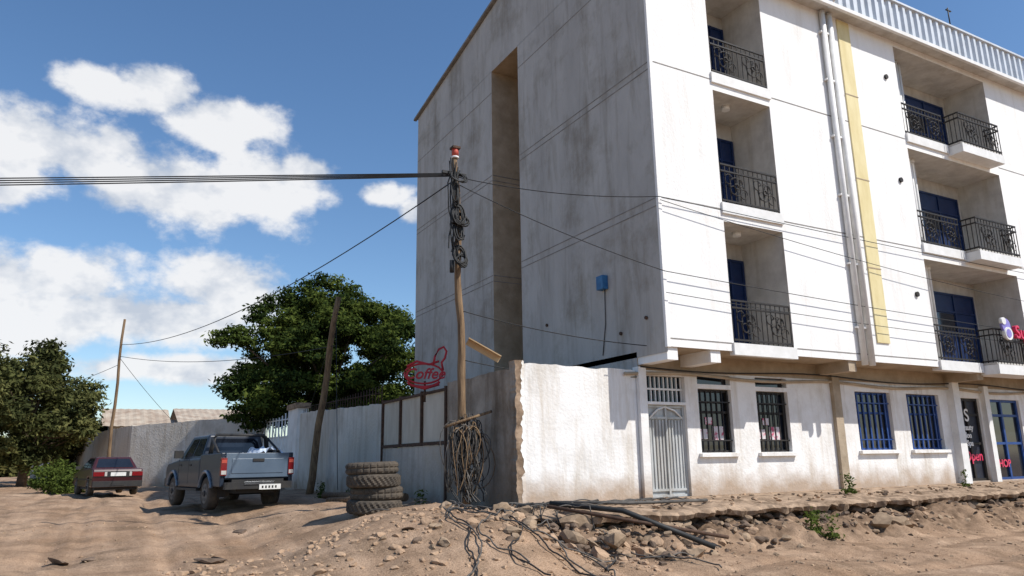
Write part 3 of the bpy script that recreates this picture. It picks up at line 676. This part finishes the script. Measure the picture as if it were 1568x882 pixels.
M['wheel']=mat('steel_rim',(.14,.14,.145),(.08,.08,.08),.5,5,metal=.4)
def archprofile(y0,y1,zb,zt_pts,arches):
    P=[(y0,zb)]
    for (cy,cr,cz) in arches:
        dz=zb-cz; s=math.sqrt(max(cr*cr-dz*dz,0)); a0=math.atan2(dz,-s); a1=math.atan2(dz,s)
        if a0<0:a0+=2*math.pi
        for q in range(13):
            an=a0+(a1-a0)*q/12; P.append((cy+cr*math.cos(an),cz+cr*math.sin(an)))
    P.append((y1,zb)); return P+zt_pts
def wheel(mb,x,y,r,wd):
    sx=1 if x>0 else -1
    mb.tube([(x-sx*wd,y,r),(x-sx*wd*.9,y,r),(x-sx*.03,y,r),(x,y,r)],[r*.9,r,r,r*.88],'rubber',28)
    mb.tube([(x-sx*.02,y,r),(x+sx*.006,y,r)],[r*.62,r*.6],'wheel',20); mb.tube([(x,y,r),(x+sx*.03,y,r)],[r*.2,r*.16],'plastic',10)
    for q in range(6):
        an=q*math.pi/3; mb.tube([(x,y+r*.4*math.cos(an),r+r*.4*math.sin(an)),(x+sx*.009,y+r*.4*math.cos(an),r+r*.4*math.sin(an))],r*.1,'plastic',8)
def greenhouse(name,parent,z0,z1,yb0,yb1,yt0,yt1,w0,w1,mk,pillars,bev=.05):
    g=MB(name)
    B=[(-w0,yb0,z0),(w0,yb0,z0),(w0,yb1,z0),(-w0,yb1,z0)]; T=[(-w1,yt0,z1),(w1,yt0,z1),(w1,yt1,z1),(-w1,yt1,z1)]
    i=len(g.v); g.v+=B+T; mi=g.m(mk)
    for f_ in ((0,1,5,4),(1,2,6,5),(2,3,7,6),(3,0,4,7),(4,5,6,7)): g.f.append(f_); g.mi.append(mi); g.sm.append(False)
    g.build(parent,bevel=bev,seg=3)
    gl=MB(name+'_glass')
    def pane(a,b2,c,d,u0,u1,v0,v1):
        a,b2,c,d=map(Vector,(a,b2,c,d)); nrm=(b2-a).cross(d-a).normalized()*.008
        def pt(u,v): return (a.lerp(b2,u)).lerp(d.lerp(c,u),v)
        q=[pt(u0,v0)+nrm,pt(u1,v0)+nrm,pt(u1,v1)+nrm,pt(u0,v1)+nrm]; gl.face(q,'glass')
    pane(B[0],B[1],T[1],T[0],.08,.92,.14,.84); pane(B[2],B[3],T[3],T[2],.06,.94,.1,.88)
    for (u0,u1) in pillars:
        pane(B[1],B[2],T[2],T[1],u0,u1,.1,.84); pane(B[3],B[0],T[0],T[3],1-u1,1-u0,.1,.84)
    gl.build(parent,fixn=False)
tr=empty('pickup_truck',(-6.5,7.45,.0),math.radians(9)); tr.location.z=H(-6.5,8.8)-.0
W=.87
R=.39
s=MB('bed_sides')
prof=archprofile(0.02,1.7,.56,[(1.7,1.32),(.02,1.34)],[(1.12,.47,R+.02)])
s.prism(prof,-W,-W+.1,'truckblue'); s.prism(prof,W-.1,W,'truckblue'); s.build(tr,bevel=.02)
s=MB('bed_floor'); s.box(-W+.1,W-.1,.06,1.68,.72,.78,'truckblue'); s.box(-W+.1,W-.1,1.6,1.68,.78,1.3,'truckblue'); s.box(-.7,-.5,.75,1.5,.78,.98,'truckblue'); s.box(.5,.7,.75,1.5,.78,.98,'truckblue'); s.build(tr,bevel=.01)
s=MB('tailgate'); s.box(-W+.11,W-.11,0,.06,.76,1.33,'truckgrey'); s.box(-.62,.62,-.012,.0,.86,1.2,'truckgrey'); s.box(-.14,.14,-.03,-.012,1.13,1.2,'plastic'); s.build(tr,bevel=.012)
s=MB('bed_cargo_sheet')
for i in range(16):
    for j in range(12):
        def q(i,j): return (-.05+.8*i/16,.1+1.2*j/12,1.29+.14*noise.noise(Vector((i*.5,j*.6,2)))+.05*noise.noise(Vector((i*1.5,j*1.6,2)))+.13*math.sin(i/16*3.1))
        s.face([q(i,j),q(i+1,j),q(i+1,j+1),q(i,j+1)],'tarp')
s.build(tr)
s=MB('cab_and_hood')
prof=archprofile(1.73,5.0,.5,[(5.02,.7),(4.98,1.0),(4.85,1.12),(3.75,1.22),(1.73,1.24)],[(4.15,.47,R+.02)])
s.prism(prof,-W,W,'truckblue'); s.build(tr,bevel=.05,seg=3)
greenhouse('cab',tr,1.23,1.82,1.73,3.85,1.82,3.2,.82,.66,'truckblue',[(.05,.42),(.47,.8)])
s=MB('fittings')
s.box(-.8,.8,-.14,-.02,.5,.66,'plastic'); s.box(-.35,.35,-.16,-.14,.6,.67,'chrome'); s.box(-.62,.62,-.06,.2,.62,.72,'plastic')
s.box(-.0,.52,-.165,-.145,.48,.6,'plate')
for q_ in range(5): s.box(.06+q_*.08,.1+q_*.08,-.168,-.1655,.51,.57,'plastic')
for sx in (-1,1):
    x0,x1=sorted((sx*(W-.13),sx*(W+.006))); s.box(x0,x1,-.03,.05,.82,1.22,'lampred'); s.box(x0+.01,x1-.01,-.036,-.03,.84,.93,'lampw'); s.box(x0+.01,x1-.01,-.036,-.03,1.1,1.18,'orange')
    s.box(*sorted((sx*(W-.02),sx*(W+.2))),3.35,3.45,1.25,1.45,'plastic')
    for yy in (1.85,2.78): s.box(*sorted((sx*(W-.0),sx*(W+.015))),yy+.6,yy+.8,1.05,1.09,'plastic')
    for yy in (2.72,3.65): s.box(*sorted((sx*(W-.01),sx*(W+.003))),yy,yy+.012,.6,1.22,'plastic')
    for cy in (1.12,4.15):
        s.tube([(sx*(W+.01),cy+.5*math.cos(a),R+.02+.5*math.sin(a)) for a in np.linspace(.25,2.9,14)],.045,'truckgrey',6)
    s.box(*sorted((sx*(W-.05),sx*(W+.04))),1.75,3.6,.44,.5,'plastic')
    s.box(sx*.55-.14,sx*.55+.14,.72,.74,.3,.62,'plastic')
    s.box(*sorted((sx*.55,sx*.85)),4.93,5.04,.85,1.02,'lampw')
s.box(-.85,.85,4.95,5.15,.5,.72,'plastic'); s.box(-.5,.5,4.99,5.03,.8,1.0,'plastic')
s.box(-.45,.45,.1,4.8,.4,.62,'plastic'); s.box(-.7,.7,2.0,4.9,.45,.6,'plastic'); s.tube([(-.75,1.12,R),(.75,1.12,R)],.06,'plastic',8)
s.build(tr,bevel=.012)
s=MB('roll_bar')
for yy in (1.5,1.35): s.tube([(-.72,yy,1.3),(-.66,yy,1.72),(-.58,yy,1.8),(.58,yy,1.8),(.66,yy,1.72),(.72,yy,1.3)],.035,'plastic',8)
for sx in (-1,1): s.tube([(sx*.7,1.42,1.72),(sx*.76,.6,1.34)],.03,'plastic',8)
s.build(tr,fixn=False)
s=MB('wheels')
for y in (1.12,4.15):
    for sx in (-1,1): wheel(s,sx*(W-.0),y,R,.25)
s.build(tr)
cr=empty('sedan_car',(-9.15,19.4,H(-9.15,21.2)),math.radians(9)); W=.82; R=.3
s=MB('body')
prof=archprofile(0,4.2,.3,[(4.22,.55),(4.15,.75),(3.1,.9),(.8,.97),(.08,.95),(-.02,.7)],[(.85,.35,.32),(3.4,.35,.32)])
s.prism(prof,-W,W,'carred'); s.build(cr,bevel=.05,seg=3)
greenhouse('cabin',cr,.93,1.37,.62,3.2,1.05,2.35,.76,.58,'carred',[(.14,.46),(.5,.82)])
s=MB('fittings')
s.box(-.8,.8,-.1,.1,.32,.52,'plastic'); s.box(-.78,.78,-.03,.04,.66,.86,'plastic')
for sx in (-1,1):
    s.box(*sorted((sx*.45,sx*.8)),-.045,-.03,.69,.84,'lampred'); s.box(*sorted((sx*.36,sx*.44)),-.045,-.03,.69,.84,'lampw'); s.box(*sorted((sx*W,sx*(W+.15))),2.75,2.84,.93,1.05,'plastic')
    s.box(*sorted((sx*(W-.01),sx*(W+.012))),.1,4.1,.56,.6,'plastic')
s.box(-.25,.25,-.05,-.04,.69,.82,'plate'); s.box(-.2,.2,-.11,-.1,.36,.48,'plastic')
s.box(-.7,.7,.2,4,.2,.34,'plastic'); s.build(cr,bevel=.012)
s=MB('wheels')
for y in (.85,3.4):
    for sx in (-1,1): wheel(s,sx*(W-.0),y,R,.2)
s.build(cr)
q=MB('fallen_timber'); q.tube([(-4.4,9.2,.75),(-3.9,4.4,.85)],.09,'wood',8); q.tube([(-4.9,7.0,.72),(-4.0,4.3,.86)],.07,'wood',8); q.build()
q=MB('old_pipe'); q.tube([(-2.9,.0,.86),(-2.0,-.9,.74),(-1.0,-2.0,.18)],.045,'cable',8); q.tube([(-3.2,-.4,.84),(-.6,-1.9,.3)],.03,'rust',8); q.tube([(-2.6,.3,.85),(-1.4,-.4,.82),(.2,-.6,.82)],.03,'cableg',8); q.build()

# ---------------------------------------------------------------- camera
R_=Vector((.8757,-.4822,-.0152)).normalized(); Fw=Vector((.4729,.8515,.2271)).normalized(); U_=R_.cross(Fw).normalized(); R_=Fw.cross(U_)
C=Vector((-9.97,-11.49,1.6))
cam=bpy.data.cameras.new('camera'); co=bpy.data.objects.new('camera',cam); scene.collection.objects.link(co)
co.matrix_world=Matrix(((R_.x,U_.x,-Fw.x,C.x),(R_.y,U_.y,-Fw.y,C.y),(R_.z,U_.z,-Fw.z,C.z),(0,0,0,1)))
cam.sensor_width=36; cam.lens=26; cam.clip_end=3000; scene.camera=co

# ---------------------------------------------------------------- light and sky
el=math.radians(49); S=Vector((.6*math.cos(el),-.8*math.cos(el),math.sin(el)))
sl=bpy.data.lights.new('sun','SUN'); sl.energy=5; sl.angle=math.radians(.5); sl.color=(1,.965,.91)
so=bpy.data.objects.new('sun',sl); scene.collection.objects.link(so); so.rotation_euler=(-S).to_track_quat('-Z','Y').to_euler()
W_=bpy.data.worlds.new('World'); scene.world=W_; W_.use_nodes=True; nt=W_.node_tree; N=nt.nodes; L=nt.links
bg=N['Background']; sky=N.new('ShaderNodeTexSky'); sky.sky_type='NISHITA'; sky.sun_disc=False; sky.sun_elevation=el; sky.sun_rotation=math.atan2(.6,-.8); sky.air_density=1.0; sky.dust_density=.4; sky.ozone_density=3.0
hs=N.new('ShaderNodeHueSaturation'); hs.inputs['Saturation'].default_value=1.12; L.new(sky.outputs[0],hs.inputs['Color']); L.new(hs.outputs[0],bg.inputs[0]); bg.inputs[1].default_value=.145
tc=N.new('ShaderNodeTexCoord')
# cumulus banks: (azimuth, elevation, half width, half height) in degrees
blobs=[(-1.2,25.0,3.0,1.2),(1.4,25.8,2.6,1.5),(6.3,24.0,3.8,1.9),(-4.2,20.8,6.0,2.4),(3.2,19.4,6.3,2.8),(9.3,20.3,4.4,2.8),(12.4,21.8,2.6,1.0),(-8,18.3,4.5,2.0),
 (-3.8,12.4,5.5,2.2),(7.2,12.6,4.4,2.1),(2.0,10.2,9.0,2.0),(-5.5,9.6,7.0,2.6),(18.9,20.1,1.8,.9),(21.1,18.9,1.0,1.2),(5.0,6.6,9.0,1.0),(-30,20,9,5),(120,25,14,6)]
prev=None
for (az,ev,wx,wz) in blobs:
    A=math.radians(az); E=math.radians(ev); d=(math.sin(A)*math.cos(E),math.cos(A)*math.cos(E),math.sin(E)); rx=math.radians(wx); rz=math.radians(wz)
    sb=N.new('ShaderNodeVectorMath'); sb.operation='SUBTRACT'; L.new(tc.outputs['Generated'],sb.inputs[0]); sb.inputs[1].default_value=d
    ml=N.new('ShaderNodeVectorMath'); ml.operation='MULTIPLY'; L.new(sb.outputs[0],ml.inputs[0]); ml.inputs[1].default_value=(1/rx,1/rx,1/rz)
    ln=N.new('ShaderNodeVectorMath'); ln.operation='LENGTH'; L.new(ml.outputs[0],ln.inputs[0])
    s1=N.new('ShaderNodeMath'); s1.operation='SUBTRACT'; s1.inputs[0].default_value=1; L.new(ln.outputs['Value'],s1.inputs[1])
    if prev is None: prev=s1.outputs[0]
    else:
        mm=N.new('ShaderNodeMath'); mm.operation='MAXIMUM'; L.new(prev,mm.inputs[0]); L.new(s1.outputs[0],mm.inputs[1]); prev=mm.outputs[0]
def wn(scale,det,st,off=(0,0,0),rough=.58):
    mp=N.new('ShaderNodeMapping'); mp.inputs['Scale'].default_value=st; mp.inputs['Location'].default_value=off; L.new(tc.outputs['Generated'],mp.inputs[0])
    n=N.new('ShaderNodeTexNoise'); n.inputs['Scale'].default_value=scale; n.inputs['Detail'].default_value=det; n.inputs['Roughness'].default_value=rough; L.new(mp.outputs[0],n.inputs['Vector']); return n.outputs['Fac']
def mth(op,a,b2):
    m=N.new('ShaderNodeMath'); m.operation=op
    for i,v in enumerate((a,b2)):
        if isinstance(v,(int,float)): m.inputs[i].default_value=v
        else: L.new(v,m.inputs[i])
    return m.outputs[0]
prevc=mth('MAXIMUM',prev,-1.5)
n1=wn(12,7,(1,1,1.4))
msk=mth('ADD',prevc,mth('MULTIPLY',mth('SUBTRACT',n1,.5),2.8))
mr=N.new('ShaderNodeMapRange'); mr.interpolation_type='SMOOTHSTEP'; mr.inputs[1].default_value=-.3; mr.inputs[2].default_value=.36; L.new(msk,mr.inputs[0])
n2=wn(12,4,(1,1,1.4),(0,0,.09))
shd=mth('ADD',mth('MULTIPLY',mth('SUBTRACT',n1,n2),1.9),.64)
shade=N.new('ShaderNodeValToRGB'); L.new(shd,shade.inputs[0]); shade.color_ramp.elements[0].position=.3; shade.color_ramp.elements[1].position=.75
shade.color_ramp.elements[0].color=(.60,.66,.76,1); shade.color_ramp.elements[1].color=(.98,.985,1,1)
bg2=N.new('ShaderNodeBackground'); L.new(shade.outputs[0],bg2.inputs[0]); bg2.inputs[1].default_value=.93
mx=N.new('ShaderNodeMixShader'); L.new(mth('MULTIPLY',mr.outputs[0],.95),mx.inputs[0]); L.new(bg.outputs[0],mx.inputs[1]); L.new(bg2.outputs[0],mx.inputs[2]); L.new(mx.outputs[0],N['World Output'].inputs[0])
